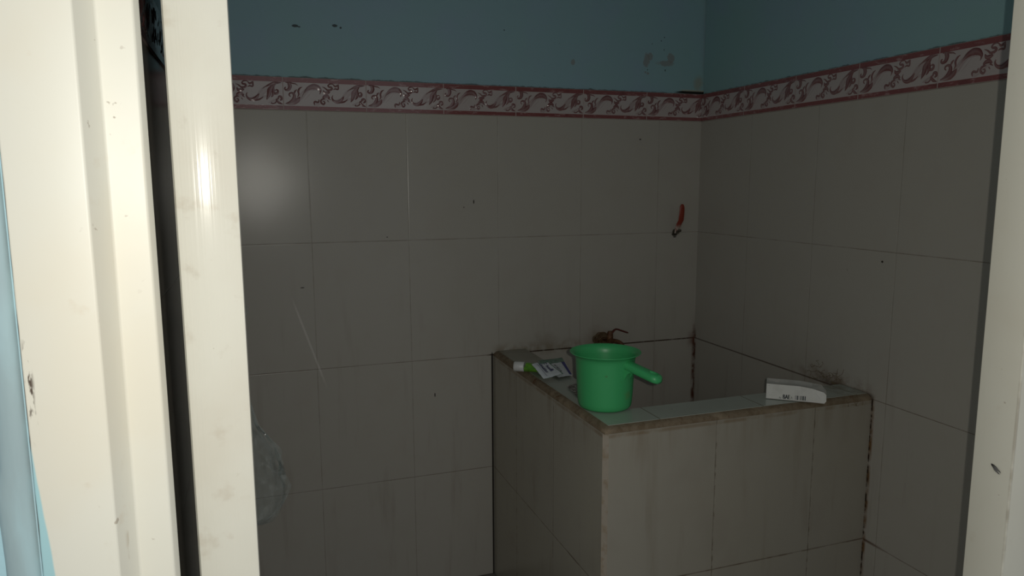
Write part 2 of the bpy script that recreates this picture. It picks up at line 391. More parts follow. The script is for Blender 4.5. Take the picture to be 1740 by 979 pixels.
def jamb(name, pts, mat, label):
    bm = bmesh.new(); prism(bm, pts, 0.0, 2.05)
    ed = [e for e in bm.edges if abs(e.verts[0].co.z-e.verts[1].co.z) > 1]
    bmesh.ops.bevel(bm, geom=ed, offset=.0016, segments=3, affect='EDGES', profile=.5)
    return struct(name, bm, mat, label, 'door frame', math.radians(40))
a0 = -1.9252
jamb('trim_3', [(-1.4285, a0+.55), (-1.3814, a0+.55), (-1.3724, a0+.5725), (-1.3491, a0+.5725), (-1.3457, a0+.581), (-1.352, a0+.5835), (-1.352, a0+.615), (-1.4285, a0+.615)], pvl,
     'left upright of the cream plastic door frame, stepped, edged with blue paint')
jamb('trim_4', [(-.4957, a0+.5505), (-.350, a0+.5505), (-.350, a0+.5985), (-.4957, a0+.5985)], pv,
     'right upright of the cream plastic door frame with a dark smudge')
bm = bmesh.new(); box(bm, -1.4285, -.350, a0+.551, a0+.615, 2.05, 2.11, 0, .002)
struct('trim_5', bm, pv, 'top member of the cream plastic door frame, above the view', 'door frame')
# rough plaster bead between wall and left upright
mbd = Mat('bead_paint', (.40, .56, .60), .6, .3); n = mbd.noise(30, 4, stretch=(1, 1, .25)); mbd.mix(n.ss(.35, .7)*.8, (.33, .42, .44)); mbd.bump(n, .002, .8)
bm = bmesh.new(); rings = []
for i in range(121):
    z = 0.002+i*.017; ww = .0085+.0035*noise.noise(Vector((z*9, 0, 0)))+(.006 if z < .95 else 0)*.3
    cx = -1.4300-ww; rings.append([Vector((cx+ww*math.cos(a), a0+.5545-(.005+.001*noise.noise(Vector((z*25, 3, 0))))*math.sin(a), z)) for a in [math.pi*k/8 for k in range(9)]])
loft(bm, rings, closed=True); bmesh.ops.recalc_face_normals(bm, faces=bm.faces)
struct('trim_6', bm, mbd, 'rough grey-blue plaster bead between the blue wall and the left door upright', 'plaster bead', math.radians(50))

# ------------------------------------------------------------------ door leaf, seen edge-on
ang = math.radians(4.3); dirv = Vector((-math.sin(ang), math.cos(ang), 0)); nrm = Vector((math.cos(ang), math.sin(ang), 0))
dl = Vector((-1.3357, a0+.615, 0)); wd = .0465
def dpt(a, b): v = dl+nrm*a+dirv*b; return (v.x, v.y)
pts = [dpt(0, .003), dpt(.0012, .0006), dpt(.003, 0)]
pts += [dpt(wd-.003, 0), dpt(wd-.0008, .0008), dpt(wd, .003), dpt(wd, .66), dpt(0, .66)]
pd = Mat('cream_pvc_leaf', (.775, .755, .66), .18, .17)
n = pd.noise(9, 4, off=6); n2 = pd.noise(48, 4, off=2); n3 = pd.noise(150, 2)
pd.mix(n.ss(.42, .75)*.35, (.66, .60, .49)); pd.mix(n2.ss(.64, .8)*.25, (.42, .35, .26)); pd.mix(n3.ss(.70, .76)*pd.noise(14, 2, off=3).ss(.5, .6)*.6, (.3, .24, .17)); pd.mix(pd.noise(26, 4, off=9).ss(.60, .72)*.35, (.55, .47, .36))
pd.bump(pd.noise(1, 2, stretch=(700, 700, 3))+n2*.2, .00012, 1)
bm = bmesh.new(); prism(bm, pts, .012, 2.03)
struct('door_1', bm, pd, 'narrow cream plastic door leaf swung inward, seen on its ribbed edge', 'door', math.radians(20))
door = bpy.data.objects['door_1']
mh = Mat('hook_metal', (.5, .5, .48), .3, .5, 1.)
HB = dl+nrm*wd+dirv*.62
bm = bmesh.new(); box(bm, -.011, .011, 0, .003, -.02, .02, 0, .001)
tube(bm, smoothpts([(0, .002, -.004), (0, .018, -.010), (0, .030, -.006), (0, .033, .008)], 5), .0028, 8)
bmesh.ops.rotate(bm, verts=bm.verts, cent=(0, 0, 0), matrix=Matrix.Rotation(-math.pi/2+ang, 3, 'Z'))
bmesh.ops.translate(bm, verts=bm.verts, vec=HB+Vector((0, 0, .93)))
hk = obj('hook', bm, mh, door, True)

# ------------------------------------------------------------------ plastic bag on the door hook
film = Mat('clear_film', (.60, .63, .62), .12, .6)
tr = film.t.nodes.new('ShaderNodeBsdfTransparent'); tr.inputs[0].default_value = (.95, .97, .97, 1)
mxs = film.t.nodes.new('ShaderNodeMixShader'); lw = film.t.nodes.new('ShaderNodeLayerWeight'); lw.inputs[0].default_value = .35
fz = film.noise(60, 4); ff = (N(film.t, lw.outputs['Facing'])*.26+fz.ss(.5, .7)*.10+.03).min(1.)
film.t.links.new(ff.s, mxs.inputs[0]); film.t.links.new(tr.outputs[0], mxs.inputs[1]); film.t.links.new(film.b.outputs[0], mxs.inputs[2])
film.t.links.new(mxs.outputs[0], film.t.nodes['Material Output'].inputs[0]); film.bump(fz, .006, 1)
bc = HB+nrm*.030
def bag_rings():
    zs = [.935, .928, .90, .86, .82, .78, .745, .72, .70, .68, .66, .64, .62, .60, .585, .578]
    rs = [.005, .006, .006, .006, .007, .009, .013, .021, .030, .037, .040, .043, .041, .034, .022, .008]
    out = []
    for z, r in zip(zs, rs):
        ring = []
        for k in range(40):
            a = 2*math.pi*k/40; d = Vector((math.cos(a), math.sin(a), 0))
            q = Vector((d.x*2.2, d.y*2.2, z*22)); rr = r*(1+.30*noise.noise(q)+.35*noise.noise(q*2.7)+.2*noise.noise(q*6))
            ring.append(Vector((bc.x+.012-.020*min(1,max(0,(z-.70)/.12)), bc.y, z+.006*noise.noise(q*2)))+Vector((d.x*rr, d.y*rr*1.2, 0)))
        out.append(ring)
    return out
bm = bmesh.new(); loft(bm, bag_rings()); bmesh.ops.recalc_face_normals(bm, faces=bm.faces)
bag = thing('plastic_bag', 'clear crumpled plastic bag hanging low behind the door leaf edge', 'bag', (bc.x, bc.y, .578))
obj('pouch', bm, film, bag, math.radians(35))
bm = bmesh.new()
for s in (-1, 1):
    tube(bm, smoothpts([(bc.x-.004*s, bc.y-.003*s, .925), (bc.x-.010*s, bc.y-.006*s, .938), (bc.x-.004*s, bc.y, .944), (bc.x+.004*s, bc.y+.004*s, .936)], 5), .0014, 6)
obj('tied_handle', bm, film, bag, True)

# ------------------------------------------------------------------ water tank
ZT = .670
def ex_tank(M):
    z = M.z
    nz = M.noise(22, 4, off=5); ns = M.noise(30, 4, stretch=(1, 1, .1), off=8)
    M.mix(z.ss(.56, .655)*ns.ss(.42, .75)*.45, (.22, .175, .12))
    M.mix((z-.652).abs().ss(.006, .001)*nz.ss(.35, .6)*.5, (.2, .12, .05))
    M.mix(M.noise(6, 4, off=2).ss(.5, .75)*.3, (.30, .265, .22))
    du = (((M.u-M.off)/.25+.5).frac()-.5).abs()*.25
    M.mix((du+(nz-.5)*.002).ss(.0025, .0008)*M.noise(45, 3, off=3).ss(.44, .62)*.5, (.10, .065, .035))
    M.mix(((z-.33).abs()+(nz-.5)*.002).ss(.003, .0008)*M.noise(18, 3, off=3).ss(.42, .62)*.5, (.12, .075, .045))
def ext(off):
    def f(M): M.off = off; ex_tank(M)
    return f
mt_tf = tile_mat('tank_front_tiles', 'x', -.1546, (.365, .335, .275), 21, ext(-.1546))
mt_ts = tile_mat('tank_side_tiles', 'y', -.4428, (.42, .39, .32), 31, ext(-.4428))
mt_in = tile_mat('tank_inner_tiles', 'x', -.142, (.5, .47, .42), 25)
mm = Mat('stained_mortar', (.22, .17, .115), .85, .25)
n = mm.noise(60, 5, .7); n2 = mm.noise(17, 4)
mm.mix(n.ss(.4, .65)*.7, (.15, .105, .06)); mm.mix(n2.ss(.5, .7)*.6, (.36, .29, .20)); mm.mix(mm.noise(30, 3, off=6).ss(.62, .7)*.7, (.13, .05, .02)); mm.bump(n, .003, 1)
mpale = Mat('pale_mortar', (.38, .33, .27), .8, .3); n = mpale.noise(50, 4); mpale.mix(n.ss(.45, .7)*.6, (.27, .2, .12)); mpale.bump(n, .002, .8)
tank = thing('water_tank', 'tiled square water tank built into the room corner under the green dipper', 'water tank', (-.33, -.35, 0))
X0, Y0, XI, YI = -.66, -.7, -.565, -.605
bm = bmesh.new()
# outer shell: left slab, front slab, floor slab
def quadf(bm, pts, mi): f = bm.faces.new([bm.verts.new(p) for p in pts]); f.material_index = mi; return f
c = .009; zt = ZT-.013
outer = [(X0, 0), (X0, Y0+c), (X0+c, Y0), (0, Y0)]
inner = [(XI, 0), (XI, YI), (XI, YI), (0, YI)]
for i, mi_ in ((0, 1), (1, 3), (2, 0)):
    (xa, ya), (xb, yb) = outer[i], outer[i+1]; quadf(bm, [(xa, ya, 0), (xb, yb, 0), (xb, yb, zt), (xa, ya, zt)], mi_)
quadf(bm, [(XI, 0, .1), (XI, YI, .1), (XI, YI, zt), (XI, 0, zt)], 2); quadf(bm, [(XI, YI, .1), (0, YI, .1), (0, YI, zt), (XI, YI, zt)], 2)
quadf(bm, [(XI, 0, .1), (XI, YI, .1), (0, YI, .1), (0, 0, .1)], 2)
quadf(bm, [(X0, 0, zt), (X0, Y0+c, zt), (XI, YI, zt), (XI, 0, zt)], 3); quadf(bm, [(X0, Y0+c, zt), (X0+c, Y0, zt), (XI, YI, zt)], 3); quadf(bm, [(X0+c, Y0, zt), (0, Y0, zt), (0, YI, zt), (XI, YI, zt)], 3)
quadf(bm, [(X0, 0, 0), (X0, Y0+c, 0), (X0+c, Y0, 0), (0, Y0, 0), (0, 0, 0)], 3)
bmesh.ops.remove_doubles(bm, verts=bm.verts, dist=1e-5); bmesh.ops.recalc_face_normals(bm, faces=bm.faces)
obj('basin', bm, [mt_tf, mt_ts, mt_in, mpale], tank)
# mortar edging: chamfered strip along the two outer top edges, a little ragged
bm = bmesh.new()
path = [Vector((X0, -.001, 0)), Vector((X0, Y0, 0)), Vector((-.001, Y0, 0))]
stn = [(Vector((X0, -.001-(abs(Y0)-.001)*i/30, 0)), Vector((1, 0, 0))) for i in range(30)]
stn += [(Vector((X0, Y0, 0)), Vector((1, 1, 0)))]
stn += [(Vector((X0+(abs(X0)-.001)*i/30, Y0, 0)), Vector((0, 1, 0))) for i in range(1, 31)]
rings = []
for k, (p, d) in enumerate(stn):
    r = .0010*noise.noise(Vector((k*.9, 1, 0))); r2 = .0012*noise.noise(Vector((k*1.3, 5, 0)))
    rings.append([p+d*(-.0005+.0006)+Vector((0, 0, zt+.0002)), p+d*(.0015+r)+Vector((0, 0, zt+.006)), p+d*(.008+r2)+Vector((0, 0, ZT-.0022)), p+d*(.0150+r)+Vector((0, 0, ZT-.0008)), p+d*.0150+Vector((0, 0, zt+.0002))])
loft(bm, rings); bmesh.ops.recalc_face_normals(bm, faces=bm.faces)
obj('mortar_edging', bm, mm, tank, math.radians(50), 'brown stained mortar edging')
# rim tiles
mrim = Mat('rim_tiles', (.395, .43, .385), .17, .5)
n = mrim.noise(12, 4); n2 = mrim.noise(40, 4)
mrim.mix(n.ss(.4, .7)*.35, (.36, .38, .33))
mrim.mix((mrim.y.ss(-.42, -.05)*mrim.x.ss(-.5, -.56)*(n*.5+.75)).min(1.)*.85, (.20, .18, .125))
mrim.mix(mrim.x.ss(-.10, -.03)*n2.ss(.35, .65)*.6, (.22, .19, .14))
du = (((mrim.x+.28)/.25+.5).frac()-.5).abs()*.25
mrim.mix(du.ss(.0016, .0008)*mrim.y.ss(-.60, -.602), (.2, .18, .14)); mrim.mix(n2.ss(.68, .76)*.6, (.12, .1, .07)); mrim.bump(n2, .0004, .3)
bm = bmesh.new()
prism(bm, [(X0+.0145, -.001), (X0+.0145, Y0+.0145), (-.001, Y0+.0145), (-.001, YI-.001), (XI+.001, YI-.001), (XI+.001, -.001)], zt+.0005, ZT)
obj('rim', bm, mrim, tank)
# dirt fibres / cobweb wisps against the wall above the rim are a real tangle
mw = Mat('fibre', (.20, .15, .09), .9, .1)
def wisps(name, centre, spread, n, label, cat, seed, rad=.0004, zspan=.03, curl=.012):
    rnd = random.Random(seed); bm = bmesh.new()
    for i in range(n):
        p = Vector(centre)+Vector([rnd.uniform(-s, s) for s in spread]); pts = [p]
        d = Vector([rnd.uniform(-1, 1) for _ in range(3)]).normalized()
        for k in range(5):
            d = (d+Vector([rnd.uniform(-.9, .9) for _ in range(3)])).normalized(); q = pts[-1]+d*curl*.5
            q = Vector([min(max(q[j], centre[j]-spread[j]*1.05), centre[j]+spread[j]*1.05) for j in range(3)]); pts.append(q)
        tube(bm, smoothpts(pts, 3), rad, 4)
    o = obj(name, bm, mw, None, True, label); o['category'] = cat; o['kind'] = 'stuff'; return o
wisps('cobweb_tangle', (-.016, -.575, .690), (.013, .055, .020), 26, 'brown cobweb fibres on the right wall behind the white carton', 'cobweb', 5)
wisps('dirt_fibres', (-.060, -.704, .662), (.028, .003, .010), 7, 'thin dirt fibres on the tank front edge near the right wall', 'dirt', 9, .00035)

# ------------------------------------------------------------------ green dipper
mgm = Mat('green_plastic', (.060, .425, .15), .35, .45)
mgm.b.inputs['Subsurface Weight'].default_value = 0.0
n = mgm.noise(20, 4); n2 = mgm.noise(90, 3)
mgm.mix(n.ss(.5, .75)*.18, (.07, .42, .16)); mgm.mix(n2.ss(.66, .75)*mgm.noise(25, 2, off=4).ss(.52, .62)*.7, (.08, .22, .07))
mgm.mix(mgm.blob(mgm.x, mgm.z, -.568, .705, .014, .012, n2, 1.6, .8)*mgm.y.ss(-.6, -.61)*.4, (.16, .26, .07)); mgm.bump(n, .0008, .15)
B = Vector((-.5956, -.5700, ZT+.0006))
dip = thing('water_dipper', 'bright green plastic dipper with a holed handle standing on the tank corner', 'dipper', B)
bm = bmesh.new()
lathe(bm, [(.001, .0), (.046, 0), (.0525, .0015), (.0555, .006), (.0570, .014), (.0582, .03), (.0605, .07), (.0622, .100), (.0630, .107), (.0650, .1115), (.0700, .1150), (.0742, .1170), (.0748, .1180), (.0742, .1190), (.0725, .1186), (.0680, .1165), (.0640, .1130), (.0617, .108), (.0608, .100), (.0588, .07), (.0565, .03), (.0550, .014), (.052, .005), (.046, .0025), (.001, .0025)], B, 64)
obj('cup', bm, mgm, dip, math.radians(50))
ha = math.radians(-67); hd = Vector((math.cos(ha), math.sin(ha), 0)); hs = Vector((-hd.y, hd.x, 0))
bm = bmesh.new(); rings = []
L0, L1 = .0605, .143; NS = 22
for i in range(NS+1):
    t = i/NS; r = L0+(L1-L0)*t
    zc = .0985-.004*math.sin(t*math.pi)-.016*t*t
    end = max(0., (r-(L1-.0155))/.0155); k = math.sqrt(max(0., 1-end*end)) if end > 0 else 1.
    hw = (.0128+.0030*t)*max(k, .06); hh = .0095*max(math.sqrt(k), .1)
    ring = []
    for j in range(20):
        a = 2*math.pi*j/20; ca, sa = math.cos(a), math.sin(a)
        x = math.copysign(abs(ca)**.7, ca)*hw; z = math.copysign(abs(sa)**.8, sa)*hh*(1 if sa > 0 else .95)
        ring.append(B+hd*r+hs*x+Vector((0, 0, zc+z)))
    rings.append(ring)
loft(bm, rings); bmesh.ops.recalc_face_normals(bm, faces=bm.faces)
hdl = obj('handle', bm, mgm, dip, math.radians(60))
bm = bmesh.new(); hc = B+hd*.1255; cut_r = []
for zz in (-.03, .03):
    cut_r.append([hc+Vector((0, 0, .085+zz))+hd*.0105*math.cos(a)+hs*.0062*math.sin(a) for a in [2*math.pi*k/20 for k in range(20)]])
loft(bm, cut_r); bmesh.ops.recalc_face_normals(bm, faces=bm.faces); cut = obj('cutter', bm, mgm)
md = hdl.modifiers.new('b', 'BOOLEAN'); md.object = cut; md.operation = 'DIFFERENCE'; md.solver = 'EXACT'
hdl.location = -Vector(dip.location); bpy.context.view_layer.update()
me = bpy.data.meshes.new_from_object(hdl.evaluated_get(bpy.context.evaluated_depsgraph_get()))
hdl.modifiers.clear(); hdl.data = me; bpy.data.objects.remove(cut)
bm = bmesh.new()
for s in (-1, 1):     # two ribs that carry the handle down the cup wall
    o_ = hs*.0095*s
    tri = [B+hd*.0585+o_+Vector((0, 0, .098)), B+hd*.0800+o_+Vector((0, 0, .090)), B+hd*.0680+o_+Vector((0, 0, .084)), B+hd*.0575+o_+Vector((0, 0, .066))]
    loft(bm, [[q+hs*.0011 for q in tri], [q-hs*.0011 for q in tri]])
bmesh.ops.recalc_face_normals(bm, faces=bm.faces)
obj('bracket', bm, mgm, dip)

# ------------------------------------------------------------------ text helper
def text_mesh(s, size=1.):
    cu = bpy.data.curves.new('t', 'FONT'); cu.body = s; cu.size = size; cu.align_x = 'LEFT'; cu.resolution_u = 2
    o = bpy.data.objects.new('t', cu); C.objects.link(o); bpy.context.view_layer.update()
    me = bpy.data.meshes.new_from_object(o.evaluated_get(bpy.context.evaluated_depsgraph_get()))
    bpy.data.objects.remove(o); return me
def print_on(bm, s, x, y, size, f, mi, stretch=1., bold=0.):
    """adds the word's faces, mapped by f(u, v) -> point; x, y, size in the surface's own units"""
    me = text_mesh(s)
    for dx in ([0] if not bold else [-bold, 0, bold]):
        vs = [bm.verts.new(f(x+(v.co.x*stretch+dx)*size, y+v.co.y*size)) for v in me.vertices]
        for p in me.polygons:
            fc = bm.faces.new([vs[i] for i in p.vertices]); fc.material_index = mi
    bpy.data.meshes.remove(me)
def rect_on(bm, u0, u1, v0, v1, f, mi, n=4):
    vs = [[bm.verts.new(f(u0+(u1-u0)*i/n, v0+(v1-v0)*j/n)) for j in range(n+1)] for i in range(n+1)]
    for i in range(n):
        for j in range(n): bm.faces.new((vs[i][j], vs[i+1][j], vs[i+1][j+1], vs[i][j+1])).material_index = mi

# ------------------------------------------------------------------ sachets, tube
mwh = Mat('sachet_white', (.66, .70, .74), .25, .5); mwh.mix(mwh.noise(60, 3).ss(.4, .7)*.25, (.55, .58, .62))
mgr = Mat('sachet_green', (.05, .17, .12), .25, .6); mgr.mix(mgr.noise(90, 3).ss(.45, .6)*.6, (.16, .28, .20))
mnv = Mat('print_navy', (.012, .02, .10), .4, .4); mdk = Mat('print_black', (.02, .03, .04), .5, .3)
mbl = Mat('print_blue', (.02, .02, .22), .4, .4)
def sachet(corner, wave, green, th=.0018, n=14, seedv=0.):
    a, b, c_, d = [Vector(q) for q in corner]      # u=0: a..d (v 0..1) ; u=1: b..c
    up = (b-a).cross(d-a).normalized()
    if up.z < 0: up = -up
    def f(u, v, off=.0006):
        p = (a*(1-u)+b*u)*(1-v)+(d*(1-u)+c_*u)*v
        h = wave*(math.sin(u*5+v*2.3+seedv)*.5+math.sin(v*6.1+u*1.7+seedv)*.35)+.0008*noise.noise(Vector((u*7, v*7, seedv)))
        pil = th*(max(0, math.sin(math.pi*min(max(u, 0), 1)))*max(0, math.sin(math.pi*min(max(v, 0), 1))))**.35
        return p+up*(h+pil+off)
    bm = bmesh.new()
    T_ = [[bm.verts.new(f(i/n, j/n, 0)) for j in range(n+1)] for i in range(n+1)]
    Bt = [[bm.verts.new(f(i/n, j/n, 0)-up*(.0006+2*th*(math.sin(math.pi*i/n)*math.sin(math.pi*j/n))**.35)) for j in range(n+1)] for i in range(n+1)]
    for i in range(n):
        for j in range(n):
            mi_ = green(i/n, j/n)
            bm.faces.new((T_[i][j], T_[i+1][j], T_[i+1][j+1], T_[i][j+1])).material_index = mi_
            bm.faces.new((Bt[i][j], Bt[i][j+1], Bt[i+1][j+1], Bt[i+1][j])).material_index = 1
    for i in range(n):
        bm.faces.new((T_[i][0], Bt[i][0], Bt[i+1][0], T_[i+1][0])).material_index = mi_ ; bm.faces.new((T_[i][n], T_[i+1][n], Bt[i+1][n], Bt[i][n])).material_index = mi_
        bm.faces.new((T_[0][i], T_[0][i+1], Bt[0][i+1], Bt[0][i])).material_index = mi_; bm.faces.new((T_[n][i], Bt[n][i], Bt[n][i+1], T_[n][i+1])).material_index = mi_
    bmesh.ops.recalc_face_normals(bm, faces=bm.faces)
    return bm, f
def ray(x, y, z):
    d = (R_*((x-870)/1244.77)-U_*((y-489.5)/1244.77)+F_); return CAM+d*((z-CAM.z)/d.z)
# corner points measured at the heights the packets lie at
P = lambda x, y, z: tuple(ray(x, y, z))
s2c = [P(913, 613, .682), P(949, 641, .6755), P(972.5, 637.5, .6755), P(955, 607.5, .680)]
bm, f = sachet(s2c, .0010, lambda u, v: 1 if u < .24 else 0, seedv=2.)
rect_on(bm, .30, .96, .82, .97, f, 2)
rect_on(bm, .945, .985, .88, .97, f, 2, 2)
for k, (uu, wds) in enumerate(((.36, 'w a'), (.50, 'uli'), (.66, 'rk'))): print_on(bm, wds, uu, .42, .17, lambda u, v: f(uu+(v-.42)*.0+(u-uu), v), 3)
o = obj('shampoo_sachet', bm, [mwh, mgr, mbl, mdk], None, math.radians(40), 'white and green sachet with a dark blue stripe, beside the green dipper')
o['category'] = 'sachet'; o['group'] = 'empty sachets on the tank rim'
s1c = [P(903, 620, .700), P(924, 643.5, .682), P(957, 636, .690), P(929.5, 612.5, .700)]
bm, f = sachet(s1c, .0022, lambda u, v: 1 if (u < .10 and v > .30) or (v > .90 and u > .1) else 0, seedv=.6)
print_on(bm, 'head&', .30, .60, .30, f, 2, .52, .02); print_on(bm, 'shoulders', .14, .33, .29, f, 2, .50, .02)
# swirl mark before the first word
for k in range(24):
    a, b = [.35+5.2*q/24 for q in (k, k+1)]
    g_ = lambda an, r: f(.19+r*math.cos(an)*.75, .70+r*math.sin(an))
    bm.faces.new([bm.verts.new(g_(a, .055)), bm.verts.new(g_(b, .055)), bm.verts.new(g_(b, .095)), bm.verts.new(g_(a, .095))]).material_index = 2
rect_on(bm, .12, .90, .235, .255, f, 2, 6)
o = obj('shampoo_sachet', bm, [mwh, mgr, mnv], None, math.radians(40), 'white printed sachet lying on top of the lime green tube on the tank rim')
o['category'] = 'sachet'; o['group'] = 'empty sachets on the tank rim'
msm = Mat('sachet_dark', (.06, .055, .05), .3, .5); msm.mix(msm.noise(120, 3, off=4).ss(.5, .56), (.45, .42, .40))
bm, f = sachet([P(963, 656, .6735), P(981, 673, .6735), P(992, 664, .6735), P(978, 652, .6745)], .0010, lambda u, v: 0, .0008, 8, 1.)
o = obj('foil_scrap', bm, [msm, msm], None, math.radians(40), 'small dark torn sachet scrap peeking out left of the dipper base')
o['category'] = 'wrapper'
# tube with white cap
mcap = Mat('cap_white', (.60, .60, .59), .35, .5); mlime = Mat('lime_plastic', (.13, .34, .03), .3, .5); mlime.mix(mlime.noise(80, 2).ss(.5, .6)*.5, (.05, .18, .03))
c0 = Vector(P(873.5, 622.5, .683)); c1 = Vector(P(891, 623.5, .683)); axd = Vector((c1.x-c0.x, c1.y-c0.y, 0)); lc = axd.length; axd.normalize()
tb = thing('cleanser_tube', 'lime green squeeze tube with a white cap, half under the printed sachet', 'tube', (c0.x, c0.y, ZT))
def axring(p, ra, rb, zc, n=24): 
    sd = Vector((-axd.y, axd.x, 0)); return [Vector((p.x, p.y, zc))+sd*math.cos(a)*ra+Vector((0, 0, 1))*math.sin(a)*rb for a in [2*math.pi*k/n for k in range(n)]]
bm = bmesh.new(); hr = .0125
loft(bm, [axring(c0+axd*t, r, r, ZT+.0132) for t, r in ((0, .0095), (.0006, .0115), (.0025, hr), (lc-.001, hr), (lc, hr-.0008))])
bmesh.ops.recalc_face_normals(bm, faces=bm.faces); obj('cap', bm, mcap, tb, math.radians(50), 'white round cap')
bm = bmesh.new()
loft(bm, [axring(c0+axd*(lc+t), ra, rb, ZT+.0012+max(rb, .003)) for t, ra, rb in ((-.0005, .006, .006), (.003, .0065, .0065), (.0045, .0112, .0112), (.012, .0125, .0115), (.025, .0145, .0100), (.040, .0165, .007), (.052, .018, .0035), (.060, .0185, .0012))])
bmesh.ops.recalc_face_normals(bm, faces=bm.faces); obj('squeeze_body', bm, mlime, tb, math.radians(50))

# ------------------------------------------------------------------ carton
mk = Mat('carton_white', (.66, .65, .61), .5, .4); mk.mix(mk.noise(60, 4).ss(.45, .7)*.3, (.5, .48, .43))
mki = Mat('carton_grey', (.50, .49, .46), .6, .3); mki.mix(mki.noise(30, 3).ss(.45, .7)*.4, (.30, .27, .21))
bl = Vector((-.2418, -.6449, ZT+.0012)); brr = Vector((-.1528, -.7188, ZT+.0012)); e1 = (brr-bl).normalized(); e2 = Vector((-e1.y, e1.x, 0)); 
if e2.y < 0: e2 = -e2
Lb = .094; Hb = .0335; Wb = .036
ct = thing('paper_carton', 'white paper carton with barcode and crumpled open end, lying on the tank rim', 'carton', bl+(e1*.05)+Vector((0, 0, 0)))
def cp(a, b, h): return bl+e1*a+e2*b+Vector((0, 0, h))
def sheet(bm, pts, mi_, t=.0006, nrmv=None):
    pts = [Vector(q) for q in pts]; nn = (pts[1]-pts[0]).cross(pts[-1]-pts[0]).normalized()*t
    A = [bm.verts.new(q) for q in pts]; Bq = [bm.verts.new(q-nn) for q in pts]; n = len(pts)
    bm.faces.new(A).material_index = mi_; bm.faces.new(Bq[::-1]).material_index = 1
    for i in range(n): bm.faces.new((A[i], Bq[i], Bq[(i+1) % n], A[(i+1) % n])).material_index = 1
bm = bmesh.new()
sheet(bm, [cp(0, 0, 0), cp(Lb, 0, 0), cp(Lb, 0, Hb-.003), cp(Lb*.72, 0, Hb), cp(0, 0, Hb)], 0)      # front
sheet(bm, [cp(0, Wb, 0), cp(0, Wb, Hb+.0028), cp(Lb, Wb, Hb-.0002), cp(Lb, Wb, 0)], 1)                # back
sheet(bm, [cp(0, 0, 0), cp(0, Wb, 0), cp(Lb, Wb, 0), cp(Lb, 0, 0)], 1)                                # bottom
# sagging top with a crescent slit near the left end
nx, ny = 18, 8; tp = []
for i in range(nx+1):
    row = []
    for j in range(ny+1):
        a, b = i/nx, j/ny; sag = .0025*math.sin(math.pi*b)-.0035*b
        row.append(bm.verts.new(cp(Lb*a, Wb*b, Hb-.0004-sag-.003*max(0, a-.72)/.28)))
    tp.append(row)
for i in range(nx):
    for j in range(ny):
        a, b = (i+.5)/nx, (j+.5)/ny
        if (.08 < a < .36 and j == ny-2) or (.14 < a < .30 and j == ny-3): continue
        bm.faces.new((tp[i][j], tp[i+1][j], tp[i+1][j+1], tp[i][j+1])).material_index = 1
sheet(bm, [cp(0, 0, 0), cp(0, 0, Hb), cp(0, Wb, Hb+.0028), cp(0, Wb, 0)], 1)
obj('carton_body', bm, [mk, mki], ct)
bm = bmesh.new()   # end flaps, crumpled
sheet(bm, [cp(Lb, -.0006, .0005), cp(Lb+.024, -.0035, .001), cp(Lb+.0275, -.003, .006), cp(Lb+.027, -.002, .020), cp(Lb+.022, -.001, .0245), cp(Lb, -.0004, Hb-.003)], 0)
obj('end_flap', bm, [mk, mki], ct)
bm = bmesh.new()
sheet(bm, [cp(Lb, .002, Hb-.004), cp(Lb+.016, .001, Hb-.009), cp(Lb+.028, .010, Hb-.014), cp(Lb+.028, .027, Hb-.012), cp(Lb+.018, Wb, Hb-.002), cp(Lb, Wb, Hb-.0005)], 1)
obj('end_flap', bm, [mki, mki], ct)
bm = bmesh.new(); g = lambda u, v: cp(u, -.0005, v)
print_on(bm, 'BAE', .0345, .0030, .0135, g, 0, .62, .03); print_on(bm, 'Exp', .0270, .0032, .0045, g, 0, .7)
print_on(bm, 'A', .0505, .0040, .008, g, 1, .7)
u = .0595; rb = random.Random(3)
while u < .0815:
    wb = rb.choice([.0005, .0008, .0014, .002]); rect_on(bm, u, u+wb, .0030, .0125, g, 0, 1); u += wb+rb.choice([.0005, .0009, .0016])
for k in range(4): print_on(bm, '- -- --- --', .058, .0225-.0028*k, .0035, g, 1, .9)
print_on(bm, '---', .004, .0285, .004, g, 0, .8); print_on(bm, '.', .004, .0135, .006, g, 0)
for k in range(3): print_on(bm, '----------', .012, .022-.004*k, .004, g, 2, 1.)
obj('printing', bm, [mdk, Mat('print_grey', (.20, .20, .20), .6, .3), Mat('print_faint', (.40, .39, .37), .6, .3)], ct, label='black printed letters and barcode')

# ------------------------------------------------------------------ stop valve on the back wall
mred = Mat('red_paint', (.25, .035, .018), .4, .45); n = mred.noise(70, 3); mred.mix(n.ss(.5, .7)*.4, (.20, .04, .02)); mred.mix(mred.z.ss(1.018, 1.002)*mred.noise(120, 3).ss(.3, .5)*.9, (.42, .36, .31))
mmet = Mat('dark_brass', (.09, .08, .06), .5, .5, .6); mmet.mix(mmet.noise(120, 3).ss(.45, .6)*.6, (.25, .22, .17))
vl = thing('stop_valve', 'stop valve with a red lever sticking out of the tiles near the corner', 'valve', (-.080, 0, .995))
bm = bmesh.new(); tube(bm, [(-.081, .004, .992), (-.081, -.010, .992)], .0085, 16); tube(bm, [(-.081, -.009, .992), (-.081, -.018, .992)], .0062, 6)
bmesh.ops.translate(bm, verts=bm.verts, vec=(0, 0, 0)); obj('stem', bm, mmet, vl, math.radians(40))
bm = bmesh.new(); tube(bm, [(-.0765, -.017, .9965), (-.0765, -.022, .9965)], .0052, 6); obj('nut', bm, mmet, vl, math.radians(30))
bm = bmesh.new()
